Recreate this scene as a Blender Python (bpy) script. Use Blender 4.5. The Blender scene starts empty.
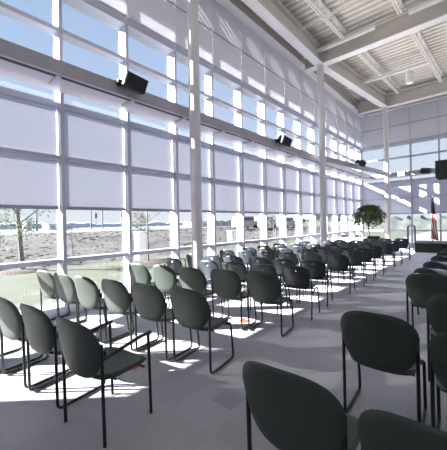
import bpy, bmesh, math, random
from mathutils import Vector, Matrix, Euler
random.seed(7)
R = math.radians
S = bpy.context.scene
COL = S.collection

# ------------------------------------------------------------------ camera
HEYE = 1.55
F_PX = 291.0
YAW = math.atan(261.5 / F_PX)
ROLL = 0.02
cd = bpy.data.cameras.new('camera')
cam = bpy.data.objects.new('camera', cd)
COL.objects.link(cam)
cd.sensor_fit = 'HORIZONTAL'
cd.sensor_width = 36.0
cd.lens = 36.0 * F_PX / 447.0
cd.shift_y = -1.8 / 450.0
cd.clip_start = 0.05
cd.clip_end = 600
M = Matrix.Rotation(YAW, 4, 'Z') @ Matrix.Rotation(R(90), 4, 'X') @ Matrix.Rotation(-ROLL, 4, 'Z')
cam.matrix_world = Matrix.Translation((0, 0, HEYE)) @ M
S.camera = cam

# ------------------------------------------------------------------ sky, sun, exposure
w = bpy.data.worlds.new('sky')
S.world = w
w.use_nodes = True
nt = w.node_tree
nt.nodes.clear()
o_ = nt.nodes.new('ShaderNodeOutputWorld')
bg = nt.nodes.new('ShaderNodeBackground')
tc = nt.nodes.new('ShaderNodeTexCoord')
sx = nt.nodes.new('ShaderNodeSeparateXYZ')
rp = nt.nodes.new('ShaderNodeValToRGB')
nt.links.new(tc.outputs['Generated'], sx.inputs[0])
nt.links.new(sx.outputs['Z'], rp.inputs[0])
nt.links.new(rp.outputs[0], bg.inputs[0])
nt.links.new(bg.outputs[0], o_.inputs[0])
e = rp.color_ramp.elements
e[0].position = 0.0; e[0].color = (1.08, 1.12, 1.18, 1)
e[1].position = 1.0; e[1].color = (0.20, 0.38, 0.80, 1)
for p, c in ((0.10, (1.0, 1.08, 1.18, 1)), (0.28, (0.77, 0.92, 1.15, 1)), (0.5, (0.60, 0.79, 1.12, 1))):
    k = e.new(p); k.color = c
bg.inputs[1].default_value = 0.28

SUN_AZ, SUN_TAN = R(46), 0.42
sl = bpy.data.lights.new('sun', 'SUN')
sun = bpy.data.objects.new('sun', sl)
COL.objects.link(sun)
sl.energy = 15.0
sl.angle = R(0.53)
sl.color = (1.0, 0.96, 0.90)
sdir = Vector((math.sin(SUN_AZ), math.cos(SUN_AZ), -SUN_TAN)).normalized()
sun.rotation_euler = sdir.to_track_quat('-Z', 'Y').to_euler()
sun.location = (-30, -30, 30)

S.view_settings.view_transform = 'Standard'
S.view_settings.look = 'None'
S.view_settings.exposure = 1.55
S.view_settings.gamma = 1.0
S.view_settings.use_curve_mapping = False
S.cycles.use_denoising = True
S.cycles.max_bounces = 12
S.cycles.diffuse_bounces = 6
S.cycles.transparent_max_bounces = 24
S.cycles.transmission_bounces = 8
S.cycles.sample_clamp_indirect = 6.0

# ------------------------------------------------------------------ materials
MT = {}
def mat(name, col, rough=0.6, metal=0.0, spec=0.5, noise=0.0, nscale=30.0, bump=0.0, bscale=200.0, sheen=0.0):
    m = bpy.data.materials.new(name); m.use_nodes = True
    n = m.node_tree; b = n.nodes['Principled BSDF']
    b.inputs['Roughness'].default_value = rough
    b.inputs['Metallic'].default_value = metal
    b.inputs['Specular IOR Level'].default_value = spec
    if sheen: b.inputs['Sheen Weight'].default_value = sheen
    b.inputs['Base Color'].default_value = (*col, 1)
    if noise > 0 or bump > 0:
        t = n.nodes.new('ShaderNodeTexCoord')
    if noise > 0:
        nz = n.nodes.new('ShaderNodeTexNoise'); nz.inputs['Scale'].default_value = nscale
        nz.inputs['Detail'].default_value = 4
        n.links.new(t.outputs['Object'], nz.inputs['Vector'])
        cr = n.nodes.new('ShaderNodeValToRGB')
        cr.color_ramp.elements[0].position = 0.3; cr.color_ramp.elements[1].position = 0.7
        cr.color_ramp.elements[0].color = (*[c * (1 - noise) for c in col], 1)
        cr.color_ramp.elements[1].color = (*[min(1, c * (1 + noise)) for c in col], 1)
        n.links.new(nz.outputs['Fac'], cr.inputs[0]); n.links.new(cr.outputs[0], b.inputs['Base Color'])
    if bump > 0:
        nb = n.nodes.new('ShaderNodeTexNoise'); nb.inputs['Scale'].default_value = bscale
        n.links.new(t.outputs['Object'], nb.inputs['Vector'])
        bp = n.nodes.new('ShaderNodeBump'); bp.inputs['Strength'].default_value = bump
        bp.inputs['Distance'].default_value = 0.004
        n.links.new(nb.outputs['Fac'], bp.inputs['Height']); n.links.new(bp.outputs[0], b.inputs['Normal'])
    MT[name] = m
    return m

def fabric_mat(name, col, trans, clear, tint=(0.85, 0.88, 1.0)):
    """woven screen fabric: part reflects, part lets light through scattered, a little passes straight"""
    m = bpy.data.materials.new(name); m.use_nodes = True
    n = m.node_tree; n.nodes.clear()
    o = n.nodes.new('ShaderNodeOutputMaterial')
    d = n.nodes.new('ShaderNodeBsdfDiffuse'); d.inputs[0].default_value = (*col, 1)
    t = n.nodes.new('ShaderNodeBsdfTranslucent'); t.inputs[0].default_value = (*tint, 1)
    tp = n.nodes.new('ShaderNodeBsdfTransparent')
    m1 = n.nodes.new('ShaderNodeMixShader'); m1.inputs[0].default_value = trans
    m2 = n.nodes.new('ShaderNodeMixShader'); m2.inputs[0].default_value = clear
    n.links.new(d.outputs[0], m1.inputs[1]); n.links.new(t.outputs[0], m1.inputs[2])
    n.links.new(m1.outputs[0], m2.inputs[1]); n.links.new(tp.outputs[0], m2.inputs[2])
    n.links.new(m2.outputs[0], o.inputs[0])
    MT[name] = m

def leafy(*names):
    for nm in names:
        n = MT[nm].node_tree; b = n.nodes['Principled BSDF']; o = n.nodes['Material Output']
        t = n.nodes.new('ShaderNodeBsdfTranslucent'); mx = n.nodes.new('ShaderNodeMixShader'); mx.inputs[0].default_value = 0.45
        if b.inputs['Base Color'].is_linked: n.links.new(b.inputs['Base Color'].links[0].from_socket, t.inputs[0])
        n.links.new(b.outputs[0], mx.inputs[1]); n.links.new(t.outputs[0], mx.inputs[2]); n.links.new(mx.outputs[0], o.inputs[0])
def glow(name, col, strength):
    m = bpy.data.materials.new(name); m.use_nodes = True
    n = m.node_tree; n.nodes.clear()
    o = n.nodes.new('ShaderNodeOutputMaterial'); e = n.nodes.new('ShaderNodeEmission')
    e.inputs[0].default_value = (*col, 1); e.inputs[1].default_value = strength
    n.links.new(e.outputs[0], o.inputs[0]); MT[name] = m

def glass_mat(name):
    m = bpy.data.materials.new(name); m.use_nodes = True
    n = m.node_tree; n.nodes.clear()
    o = n.nodes.new('ShaderNodeOutputMaterial')
    tp = n.nodes.new('ShaderNodeBsdfTransparent'); tp.inputs[0].default_value = (0.95, 0.965, 0.98, 1)
    g = n.nodes.new('ShaderNodeBsdfGlossy'); g.inputs['Roughness'].default_value = 0.0
    fc = n.nodes.new('ShaderNodeLayerWeight'); fc.inputs['Blend'].default_value = 0.5
    pw = n.nodes.new('ShaderNodeMath'); pw.operation = 'POWER'; pw.inputs[1].default_value = 5.0
    n.links.new(fc.outputs['Facing'], pw.inputs[0])
    lw = n.nodes.new('ShaderNodeMath'); lw.operation = 'MULTIPLY_ADD'; lw.inputs[1].default_value = 0.6; lw.inputs[2].default_value = 0.03
    n.links.new(pw.outputs[0], lw.inputs[0])
    mx = n.nodes.new('ShaderNodeMixShader')
    n.links.new(lw.outputs[0], mx.inputs[0]); n.links.new(tp.outputs[0], mx.inputs[1]); n.links.new(g.outputs[0], mx.inputs[2])
    n.links.new(mx.outputs[0], o.inputs[0])
    MT[name] = m

mat('frame_paint', (0.47, 0.48, 0.56), 0.45)
mat('shelf_paint', (0.38, 0.36, 0.40), 0.35)
mat('soffit_paint', (0.58, 0.55, 0.60), 0.3)
mat('column_paint', (0.66, 0.63, 0.64), 0.4)
mat('steel_paint', (0.62, 0.58, 0.53), 0.5)
mat('flange_paint', (0.74, 0.72, 0.72), 0.5)
mat('deck_paint', (0.74, 0.70, 0.66), 0.55)
mat('joist_paint', (0.72, 0.69, 0.65), 0.5)
mat('wall_paint', (0.82, 0.81, 0.82), 0.8)
mat('dark_slot', (0.02, 0.02, 0.025), 0.6)
mat('hem_grey', (0.30, 0.30, 0.36), 0.5)
mat('green_fabric', (0.030, 0.043, 0.034), 0.5, spec=0.55, noise=0.12, nscale=500, bump=0.25, bscale=700)
mat('slate_plastic', (0.028, 0.036, 0.046), 0.34)
mat('black_tube', (0.010, 0.011, 0.011), 0.35)
mat('grey_glide', (0.35, 0.35, 0.36), 0.5)
mat('black_box', (0.010, 0.013, 0.012), 0.5)
mat('black_mesh', (0.016, 0.018, 0.018), 0.8, noise=0.3, nscale=300)
mat('screen_black', (0.006, 0.012, 0.010), 0.25)
mat('white_plastic', (0.75, 0.75, 0.76), 0.4)
mat('lamp_white', (0.8, 0.8, 0.8), 0.5)
mat('chrome', (0.55, 0.56, 0.58), 0.25, metal=0.9)
mat('rail_steel', (0.16, 0.16, 0.17), 0.4, metal=0.3)
mat('stage_skirt', (0.012, 0.026, 0.020), 0.85, noise=0.2, nscale=40)
mat('stage_top', (0.22, 0.22, 0.25), 0.8, noise=0.1, nscale=60)
mat('white_cloth', (0.75, 0.76, 0.80), 0.8)
mat('gold', (0.7, 0.5, 0.2), 0.35, metal=0.7)
mat('bark', (0.06, 0.045, 0.035), 0.9, noise=0.3, nscale=30)
mat('bark_grey', (0.13, 0.12, 0.11), 0.9, noise=0.25, nscale=10)
mat('leaf_green', (0.085, 0.125, 0.040), 0.5, noise=0.3, nscale=12)
mat('leaf_pale', (0.12, 0.16, 0.09), 0.7, noise=0.25, nscale=3)
mat('leaf_distant', (0.048, 0.058, 0.054), 0.9, noise=0.45, nscale=0.8)
mat('pot_dark', (0.05, 0.04, 0.035), 0.5)
mat('soil', (0.05, 0.035, 0.025), 0.95)
mat('mulch', (0.07, 0.055, 0.05), 0.95, noise=0.35, nscale=8)
mat('lawn', (0.072, 0.082, 0.058), 0.95, noise=0.16, nscale=0.7)
mat('brush_ground', (0.070, 0.066, 0.066), 0.95, noise=0.3, nscale=0.9)
mat('brush_dry', (0.095, 0.088, 0.088), 0.9, noise=0.35, nscale=0.5)
mat('brush_green', (0.080, 0.095, 0.066), 0.9, noise=0.3, nscale=0.5)
mat('road', (0.21, 0.22, 0.24), 0.9)
mat('paving', (0.20, 0.20, 0.215), 0.9, noise=0.06, nscale=0.6)
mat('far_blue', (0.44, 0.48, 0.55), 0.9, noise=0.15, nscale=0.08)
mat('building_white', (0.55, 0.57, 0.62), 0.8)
mat('building_window', (0.22, 0.26, 0.34), 0.3)
mat('vehicle_white', (0.4, 0.41, 0.44), 0.35)
mat('vehicle_glass', (0.06, 0.08, 0.11), 0.2)
mat('tyre', (0.03, 0.03, 0.03), 0.8)
mat('sign_face', (0.13, 0.16, 0.24), 0.6)
mat('pole_grey', (0.12, 0.12, 0.14), 0.6)
mat('red_carpet', (0.55, 0.09, 0.05), 0.95, bump=0.4, bscale=500)
mat('blue_carpet', (0.33, 0.33, 0.39), 0.95, bump=0.4, bscale=500)
mat('pale_carpet', (0.42, 0.42, 0.46), 0.95, bump=0.4, bscale=500)
glass_mat('glass')
leafy('brush_dry', 'brush_green', 'leaf_green', 'leaf_pale')
glow('fill_uplight_lens', (1.0, 0.93, 0.84), 6.0)  # lens glow of the added fill lamps
fabric_mat('blind_fabric', (0.57, 0.59, 0.71), 0.045, 0.035, (0.80, 0.82, 0.98))
fabric_mat('shade_fabric', (0.68, 0.67, 0.71), 0.07, 0.01, (0.85, 0.86, 0.98))

def carpet():
    m = bpy.data.materials.new('carpet'); m.use_nodes = True
    n = m.node_tree; b = n.nodes['Principled BSDF']; b.inputs['Roughness'].default_value = 0.55
    b.inputs['Specular IOR Level'].default_value = 0.55
    b.inputs['Sheen Weight'].default_value = 0.8; b.inputs['Sheen Roughness'].default_value = 0.45; b.inputs['Sheen Tint'].default_value = (0.9, 0.9, 1.0, 1)
    t = n.nodes.new('ShaderNodeTexCoord')
    ch = n.nodes.new('ShaderNodeTexChecker'); ch.inputs['Scale'].default_value = 2.0
    ch.inputs['Color1'].default_value = (0.375, 0.365, 0.385, 1); ch.inputs['Color2'].default_value = (0.345, 0.335, 0.355, 1)
    n.links.new(t.outputs['Object'], ch.inputs['Vector'])
    nz = n.nodes.new('ShaderNodeTexNoise'); nz.inputs['Scale'].default_value = 60; nz.inputs['Detail'].default_value = 6
    n.links.new(t.outputs['Object'], nz.inputs['Vector'])
    n2 = n.nodes.new('ShaderNodeTexNoise'); n2.inputs['Scale'].default_value = 1.3; n2.inputs['Detail'].default_value = 3
    n.links.new(t.outputs['Object'], n2.inputs['Vector'])
    ad = n.nodes.new('ShaderNodeMath'); ad.operation = 'ADD'
    n.links.new(nz.outputs['Fac'], ad.inputs[0]); n.links.new(n2.outputs['Fac'], ad.inputs[1])
    mr = n.nodes.new('ShaderNodeMapRange'); mr.inputs[1].default_value = 0.6; mr.inputs[2].default_value = 1.4
    mr.inputs[3].default_value = 0.78; mr.inputs[4].default_value = 1.22
    n.links.new(ad.outputs[0], mr.inputs[0])
    vm = n.nodes.new('ShaderNodeVectorMath'); vm.operation = 'SCALE'
    n.links.new(ch.outputs['Color'], vm.inputs[0]); n.links.new(mr.outputs[0], vm.inputs['Scale'])
    n.links.new(vm.outputs[0], b.inputs['Base Color'])
    nb = n.nodes.new('ShaderNodeTexNoise'); nb.inputs['Scale'].default_value = 400
    n.links.new(t.outputs['Object'], nb.inputs['Vector'])
    bp = n.nodes.new('ShaderNodeBump'); bp.inputs['Strength'].default_value = 0.35; bp.inputs['Distance'].default_value = 0.006
    n.links.new(nb.outputs['Fac'], bp.inputs['Height']); n.links.new(bp.outputs[0], b.inputs['Normal'])
    MT['carpet'] = m
carpet()

def flag_mat():
    """thirteen red and white stripes with a blue canton at the top, by the cloth's own UV"""
    m = bpy.data.materials.new('flag_cloth'); m.use_nodes = True
    n = m.node_tree; b = n.nodes['Principled BSDF']; b.inputs['Roughness'].default_value = 0.8
    uv = n.nodes.new('ShaderNodeUVMap')
    s = n.nodes.new('ShaderNodeSeparateXYZ'); n.links.new(uv.outputs[0], s.inputs[0])
    mu = n.nodes.new('ShaderNodeMath'); mu.operation = 'MULTIPLY'; mu.inputs[1].default_value = 3.2
    n.links.new(s.outputs[0], mu.inputs[0])
    fr = n.nodes.new('ShaderNodeMath'); fr.operation = 'FRACT'; n.links.new(mu.outputs[0], fr.inputs[0])
    gt = n.nodes.new('ShaderNodeMath'); gt.operation = 'GREATER_THAN'; gt.inputs[1].default_value = 0.5
    n.links.new(fr.outputs[0], gt.inputs[0])
    mx = n.nodes.new('ShaderNodeMix'); mx.data_type = 'RGBA'
    mx.inputs[6].default_value = (0.40, 0.03, 0.03, 1); mx.inputs[7].default_value = (0.85, 0.80, 0.78, 1)
    n.links.new(gt.outputs[0], mx.inputs[0])
    # canton: v > 0.56
    g2 = n.nodes.new('ShaderNodeMath'); g2.operation = 'GREATER_THAN'; g2.inputs[1].default_value = 0.62
    n.links.new(s.outputs[1], g2.inputs[0])
    vo = n.nodes.new('ShaderNodeTexVoronoi'); vo.inputs['Scale'].default_value = 12
    n.links.new(uv.outputs[0], vo.inputs['Vector'])
    lt = n.nodes.new('ShaderNodeMath'); lt.operation = 'LESS_THAN'; lt.inputs[1].default_value = 0.2
    n.links.new(vo.outputs['Distance'], lt.inputs[0])
    mb = n.nodes.new('ShaderNodeMix'); mb.data_type = 'RGBA'
    mb.inputs[6].default_value = (0.02, 0.03, 0.09, 1); mb.inputs[7].default_value = (0.5, 0.5, 0.55, 1)
    n.links.new(lt.outputs[0], mb.inputs[0])
    m3 = n.nodes.new('ShaderNodeMix'); m3.data_type = 'RGBA'
    n.links.new(g2.outputs[0], m3.inputs[0]); n.links.new(mx.outputs[2], m3.inputs[6]); n.links.new(mb.outputs[2], m3.inputs[7])
    n.links.new(m3.outputs[2], b.inputs['Base Color'])
    MT['flag_cloth'] = m
flag_mat()

# ------------------------------------------------------------------ builders
class MB:
    def __init__(self):
        self.v = []; self.f = []
    def box(self, x0, y0, z0, x1, y1, z1):
        b = len(self.v)
        self.v += [(x0, y0, z0), (x1, y0, z0), (x1, y1, z0), (x0, y1, z0), (x0, y0, z1), (x1, y0, z1), (x1, y1, z1), (x0, y1, z1)]
        self.f += [tuple(b + i for i in q) for q in ((3, 2, 1, 0), (4, 5, 6, 7), (0, 1, 5, 4), (1, 2, 6, 5), (2, 3, 7, 6), (3, 0, 4, 7))]
        return self
    def bar(self, p0, p1, wd, ht):
        """rectangular bar from p0 to p1, wd wide horizontally and ht tall, p on its axis"""
        p0, p1 = Vector(p0), Vector(p1); d = (p1 - p0).normalized()
        upv = Vector((0, 0, 1)) if abs(d.z) < 0.95 else Vector((0, 1, 0))
        s = d.cross(upv).normalized(); u = s.cross(d).normalized()
        b = len(self.v)
        for p in (p0, p1):
            for a, c in ((-1, -1), (1, -1), (1, 1), (-1, 1)):
                self.v.append(tuple(p + s * (a * wd / 2) + u * (c * ht / 2)))
        self.f += [tuple(b + i for i in q) for q in ((0, 1, 2, 3), (7, 6, 5, 4), (0, 4, 5, 1), (1, 5, 6, 2), (2, 6, 7, 3), (3, 7, 4, 0))]
        return self
    def tube(self, pts, r, n=10, radii=None):
        pts = [Vector(p) for p in pts]
        b0 = len(self.v); prev = None
        for i, p in enumerate(pts):
            if i == 0: d = pts[1] - pts[0]
            elif i == len(pts) - 1: d = pts[-1] - pts[-2]
            else: d = (pts[i + 1] - p).normalized() + (p - pts[i - 1]).normalized()
            d.normalize()
            if prev is None:
                a = Vector((1, 0, 0)) if abs(d.x) < 0.8 else Vector((0, 1, 0))
                s = (a - d * a.dot(d)).normalized()
            else:
                s = (prev - d * prev.dot(d)).normalized()
            prev = s; t = d.cross(s); rr = radii[i] if radii else r
            for k in range(n):
                an = 2 * math.pi * k / n
                self.v.append(tuple(p + s * (math.cos(an) * rr) + t * (math.sin(an) * rr)))
        m = len(pts)
        for i in range(m - 1):
            for k in range(n):
                a = b0 + i * n + k; c = b0 + i * n + (k + 1) % n
                self.f.append((a, c, c + n, a + n))
        self.f.append(tuple(b0 + k for k in reversed(range(n))))
        self.f.append(tuple(b0 + (m - 1) * n + k for k in range(n)))
        return self
    def lathe(self, prof, n=24, c=(0, 0, 0)):
        b0 = len(self.v)
        for r_, z in prof:
            for k in range(n):
                a = 2 * math.pi * k / n
                self.v.append((c[0] + r_ * math.cos(a), c[1] + r_ * math.sin(a), c[2] + z))
        m = len(prof)
        for i in range(m - 1):
            for k in range(n):
                a = b0 + i * n + k; d = b0 + i * n + (k + 1) % n
                self.f.append((a, d, d + n, a + n))
        self.f.append(tuple(b0 + k for k in reversed(range(n))))
        self.f.append(tuple(b0 + (m - 1) * n + k for k in range(n)))
        return self
    def quad(self, *p):
        b = len(self.v); self.v += [tuple(q) for q in p]; self.f.append(tuple(range(b, b + len(p)))); return self
    def build(self, name, m, parent=None, smooth=False, bevel=0.0, segs=2, loc=None, rot=None):
        me = bpy.data.meshes.new(name)
        me.from_pydata(self.v, [], self.f); me.update()
        me.materials.append(MT[m])
        if smooth:
            for p in me.polygons: p.use_smooth = True
        o = bpy.data.objects.new(name, me); COL.objects.link(o)
        if parent: o.parent = parent
        if loc is not None: o.location = loc
        if rot is not None: o.rotation_euler = rot
        if smooth:
            md = o.modifiers.new('wn', 'EDGE_SPLIT'); md.split_angle = R(40)
        if bevel:
            md = o.modifiers.new('bevel', 'BEVEL'); md.width = bevel; md.segments = segs; md.limit_method = 'ANGLE'
        return o

def tag(o, label, cat, group=None, kind=None):
    o['label'] = label; o['category'] = cat
    if group: o['group'] = group
    if kind: o['kind'] = kind
    return o
def empty(name, loc, rz=0.0):
    o = bpy.data.objects.new(name, None); COL.objects.link(o)
    o.location = loc; o.rotation_euler = (0, 0, rz); o.empty_display_size = 0.1
    return o
def copy_tree(o, parent=None):
    c = o.copy(); COL.objects.link(c)
    if parent: c.parent = parent
    for ch in list(o.children): copy_tree(ch, c)
    return c
ORD = ['first', 'second', 'third', 'fourth', 'fifth', 'sixth', 'seventh', 'eighth', 'ninth', 'tenth', 'eleventh', 'twelfth',
       'thirteenth', 'fourteenth', 'fifteenth', 'sixteenth', 'seventeenth', 'eighteenth', 'nineteenth', 'twentieth']

def bend(pts, rad, n=5):
    """round the corners of a polyline"""
    pts = [Vector(p) for p in pts]; out = [pts[0]]
    for i in range(1, len(pts) - 1):
        a, p, b = pts[i - 1], pts[i], pts[i + 1]
        r_ = min(rad, (a - p).length * 0.45, (b - p).length * 0.45)
        q0 = p + (a - p).normalized() * r_; q1 = p + (b - p).normalized() * r_
        for k in range(n + 1):
            t = k / n
            out.append(q0 * (1 - t) ** 2 + p * 2 * t * (1 - t) + q1 * t * t)
    out.append(pts[-1]); return out

# ------------------------------------------------------------------ setting
XW = -5.45            # inner face of the mullions of the long glass wall
YE = 18.46            # inner face of the end glass wall
BAY = 1.268
Y0 = 1.92             # axis of the first mullion in view
YB = Y0 - 3 * BAY     # where the room stops behind the camera
XR = 7.5
ZT = 7.75             # top of the glass walls
ZD = 8.16             # underside of the roof deck
def struct(o, label, cat):
    return tag(o, label, cat, None, 'structure')

fl = MB().box(XW - 0.35, YB, -0.12, XR, YE + 0.35, 0.0).build('floor', 'carpet')
struct(fl, 'grey loop pile carpet running through the whole hall', 'floor')

wb = MB().box(XW - 0.35, YB - 0.2, 0, XR + 0.2, YB, ZD).build('wall_back', 'wall_paint')
struct(wb, 'plain pale wall closing the hall behind the seats', 'wall')
wr = MB().box(XR, YB, 0, XR + 0.2, YE + 0.35, 0.9).build('wall_right', 'wall_paint')
struct(wr, 'low plain parapet wall under the added windows opposite the long glass wall', 'wall')
wr = MB().box(XR, YB, 7.2, XR + 0.2, YE + 0.35, ZD).build('wall_right', 'wall_paint')
struct(wr, 'plain band of wall under the roof opposite the long glass wall', 'wall')
XG = XW + 7 * 1.25    # where the glass of the end wall stops
we = MB().box(XG, YE, 0, XR, YE + 0.3, ZD).build('wall_end', 'wall_paint')
struct(we, 'plain pale wall beside the end glazing', 'wall')

# --- ceiling: ribbed deck
dk = MB(); y = YB - 0.2; ribs = []
while y < YE + 0.6:
    ribs += [(y, ZD), (y + 0.10, ZD), (y + 0.125, ZD + 0.075), (y + 0.225, ZD + 0.075)]
    y += 0.25
xs0, xs1 = XW - 0.35, XR + 0.2
for yy, zz in ribs: dk.v += [(xs0, yy, zz), (xs1, yy, zz)]
for i in range(len(ribs) - 1): dk.f.append((2 * i, 2 * i + 2, 2 * i + 3, 2 * i + 1))
b0 = len(dk.v)
dk.box(xs0, YB - 0.2, ZD + 0.10, xs1, YE + 0.6, ZD + 0.25)
struct(dk.build('ceiling', 'deck_paint'), 'ribbed off white metal roof deck', 'ceiling')

# --- roof overhang outside with narrow slots that let stripes of sun through
ev = MB()
x_out, x_in = XW - 3.08, XW - 0.36
sl0, sl1 = XW - 2.55, XW - 1.0
ye0, ye1 = YB - 4.5, YE + 0.6
ev.box(x_out, ye0, 7.92, sl0, ye1, 8.2); ev.box(sl1, ye0, 7.92, x_in, ye1, 8.2)
yy = ye0
cuts = []
for k in range(-9, 15):
    yb = Y0 + k * BAY
    for off in (0.20, 0.48, 0.76): cuts.append((yb + off, yb + off + 0.10))
for a, b in cuts:
    if a > yy: ev.box(sl0, yy, 7.92, sl1, a, 7.93)
    yy = max(yy, b)
ev.box(sl0, yy, 7.92, sl1, ye1, 7.93)
struct(ev.build('roof_overhang', 'steel_paint'), 'slotted roof overhang outside above the long glass wall', 'roof')

# --- glazed bays.  local axes: u along the wall, n out of the room; built per wall through a mapping
def wall_map_long(u, n, z): return (XW - n, u, z)
def wall_map_end(u, n, z): return (u, YE + n, z)
def wbox(mb, mp, u0, u1, n0, n1, z0, z1):
    p = mp(u0, n0, z0); q = mp(u1, n1, z1)
    mb.box(min(p[0], q[0]), min(p[1], q[1]), z0, max(p[0], q[0]), max(p[1], q[1]), z1)
def wface(mb, mp, u0, u1, n0, z0, z1):
    mb.quad(mp(u0, n0, z0), mp(u1, n0, z0), mp(u1, n0, z1), mp(u0, n0, z1))
def base_of(mp, u, n=0.1, z=0.0): return Vector(mp(u, n, z))

def build_local(mb, name, m, parent, **k):
    off = parent.matrix_basis.translation
    t = Vector((0, 0, 0)); p = parent
    while p is not None:
        t += p.location; p = p.parent
    mb.v = [(x - t.x, y_ - t.y, z - t.z) for x, y_, z in mb.v]
    return mb.build(name, m, parent, **k)

win_no = [0]
def glazed_bay(mp, ua, ub, label, wide=0.06, shelf_gap=True):
    """one bay from mullion axis ua to ub; the mullion at ub belongs to it"""
    win_no[0] += 1
    t = empty('window_%d' % win_no[0], base_of(mp, (ua + ub) / 2))
    struct(t, label, 'window')
    m = MB(); wbox(m, mp, ub - wide / 2, ub + wide / 2, 0.0, 0.265, 0, ZT + 0.05); build_local(m, 'mullion', 'frame_paint', t)
    a, b = ua + wide / 2, ub - wide / 2
    g = MB(); wbox(g, mp, a, b, 0.176, 0.184, 0.16, ZT)
    build_local(g, 'glass', 'glass', t)
    s = MB(); wbox(s, mp, a, b, -0.03, 0.34, 0.0, 0.17); build_local(s, 'kerb', 'frame_paint', t)
    for z, h, d0 in ((0.945, 0.075, 0.05), (2.75, 0.075, 0.05), (3.685, 0.10, 0.08), (5.0, 0.075, 0.05)):
        r = MB(); wbox(r, mp, a, b, d0, 0.26, z - h / 2, z + h / 2); build_local(r, 'transom', 'frame_paint', t)
    l = MB(); wbox(l, mp, a, b, -0.02, 0.30, 5.68, 5.83); build_local(l, 'ledge', 'frame_paint', t)
    h = MB(); wbox(h, mp, a, b, 0.0, 0.34, ZT - 0.05, ZT + 0.3); build_local(h, 'head', 'frame_paint', t)
    return t

def lower_blind(mp, ua, ub, label, z0=1.88, z1=3.64):
    t = empty('roller_blind', base_of(mp, (ua + ub) / 2, 0.15, z0))
    tag(t, label, 'window blind', 'pale roller blinds below the light shelf')
    a, b = ua + 0.045, ub - 0.045
    f = MB(); wface(f, mp, a, b, 0.146, z0 + 0.02, z1); build_local(f, 'fabric', 'blind_fabric', t)
    hb = MB(); wbox(hb, mp, a, b, 0.12, 0.168, z0 - 0.03, z0 + 0.03); build_local(hb, 'hem_bar', 'hem_grey', t)
    return t
def upper_shade(mp, ua, ub, label):
    t = empty('upper_blind', base_of(mp, (ua + ub) / 2, 0.03, 5.83))
    tag(t, label, 'window blind', 'grey roller shades under the roof')
    a, b = ua + (0.05 if ua == XW else 0.012), ub - (0.05 if ub == YE else 0.012)
    f = MB(); wface(f, mp, a, b, -0.031, 5.85, ZT - 0.02); build_local(f, 'fabric', 'shade_fabric', t)
    hb = MB(); wbox(hb, mp, a, b, -0.045, -0.02, 5.83, 5.86); build_local(hb, 'hem_bar', 'frame_paint', t)
    mb_ = MB(); wbox(mb_, mp, a, b, -0.042, -0.034, 6.74, 6.78); build_local(mb_, 'batten', 'hem_grey', t)
    return t

for k in range(-3, 13):
    ua, ub = Y0 + k * BAY, Y0 + (k + 1) * BAY
    if k == 12: ub = YE + 0.0
    n = 13 - k
    lab = ORD[n - 1] + ' bay of the long glass wall from the far corner'
    glazed_bay(wall_map_long, ua, ub, 'tall window, ' + lab)
    lower_blind(wall_map_long, ua, ub, 'pale roller blind, ' + lab)
    upper_shade(wall_map_long, ua, ub, 'grey shade under the roof, ' + lab)
for k in range(7):
    ua, ub = XW + k * 1.25, XW + (k + 1) * 1.25
    lab = ORD[k] + ' bay of the end glass wall from the corner'
    glazed_bay(wall_map_end, ua, ub, 'tall window, ' + lab)
    lower_blind(wall_map_end, ua, ub, 'blue grey roller blind, ' + lab)
    upper_shade(wall_map_end, ua, ub, 'blue grey shade under roof, ' + lab)
n_r = 8; st_ = (YE + 0.3 - YB) / n_r  # unseen windows added on the opposite side to bring in more skylight
for k in range(n_r):
    win_no[0] += 1; ya_, yb_ = YB + k * st_, YB + (k + 1) * st_
    t = empty('window_%d' % win_no[0], (XR + 0.1, (ya_ + yb_) / 2, 0.9))
    struct(t, 'added tall window for fill light opposite the long glass wall, %s from the back' % ORD[k], 'window')
    for y_a, y_b in ((ya_, ya_ + 0.05), (yb_ - 0.05, yb_)):
        m = MB().box(XR + 0.02, y_a, 0.9, XR + 0.18, y_b, 7.2); build_local(m, 'mullion', 'frame_paint', t)
    for z in (2.9, 5.0):
        m = MB().box(XR + 0.04, ya_ + 0.05, z, XR + 0.16, yb_ - 0.05, z + 0.07); build_local(m, 'transom', 'frame_paint', t)
    m = MB().box(XR + 0.097, ya_ + 0.05, 0.9, XR + 0.103, yb_ - 0.05, 7.2); build_local(m, 'glass', 'glass', t)
cp = MB().box(XW - 0.35, YE, 0, XW, YE + 0.35, ZD).build('trim_corner', 'frame_paint')
struct(cp, 'pale corner post where the two glass walls meet', 'post')

# --- columns
C0, C1, C2, C3 = (-4.52, -2.15), (-4.52, 4.19), (-4.52, 10.67), (-3.77, 17.0)
ZB = 7.38
for (cx_, cy_), lab in ((C1, 'white round column rising among the near rows, largest in view'),
                        (C2, 'white round column at the middle of the long glass wall'),
                        (C3, 'white round column near the far corner beside the ficus')):
    c = MB().lathe([(0.118, 0), (0.118, ZB)], 32).build('column', 'column_paint', smooth=True, loc=(cx_, cy_, 0))
    struct(c, lab, 'column'); c['group'] = 'round steel columns'

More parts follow.
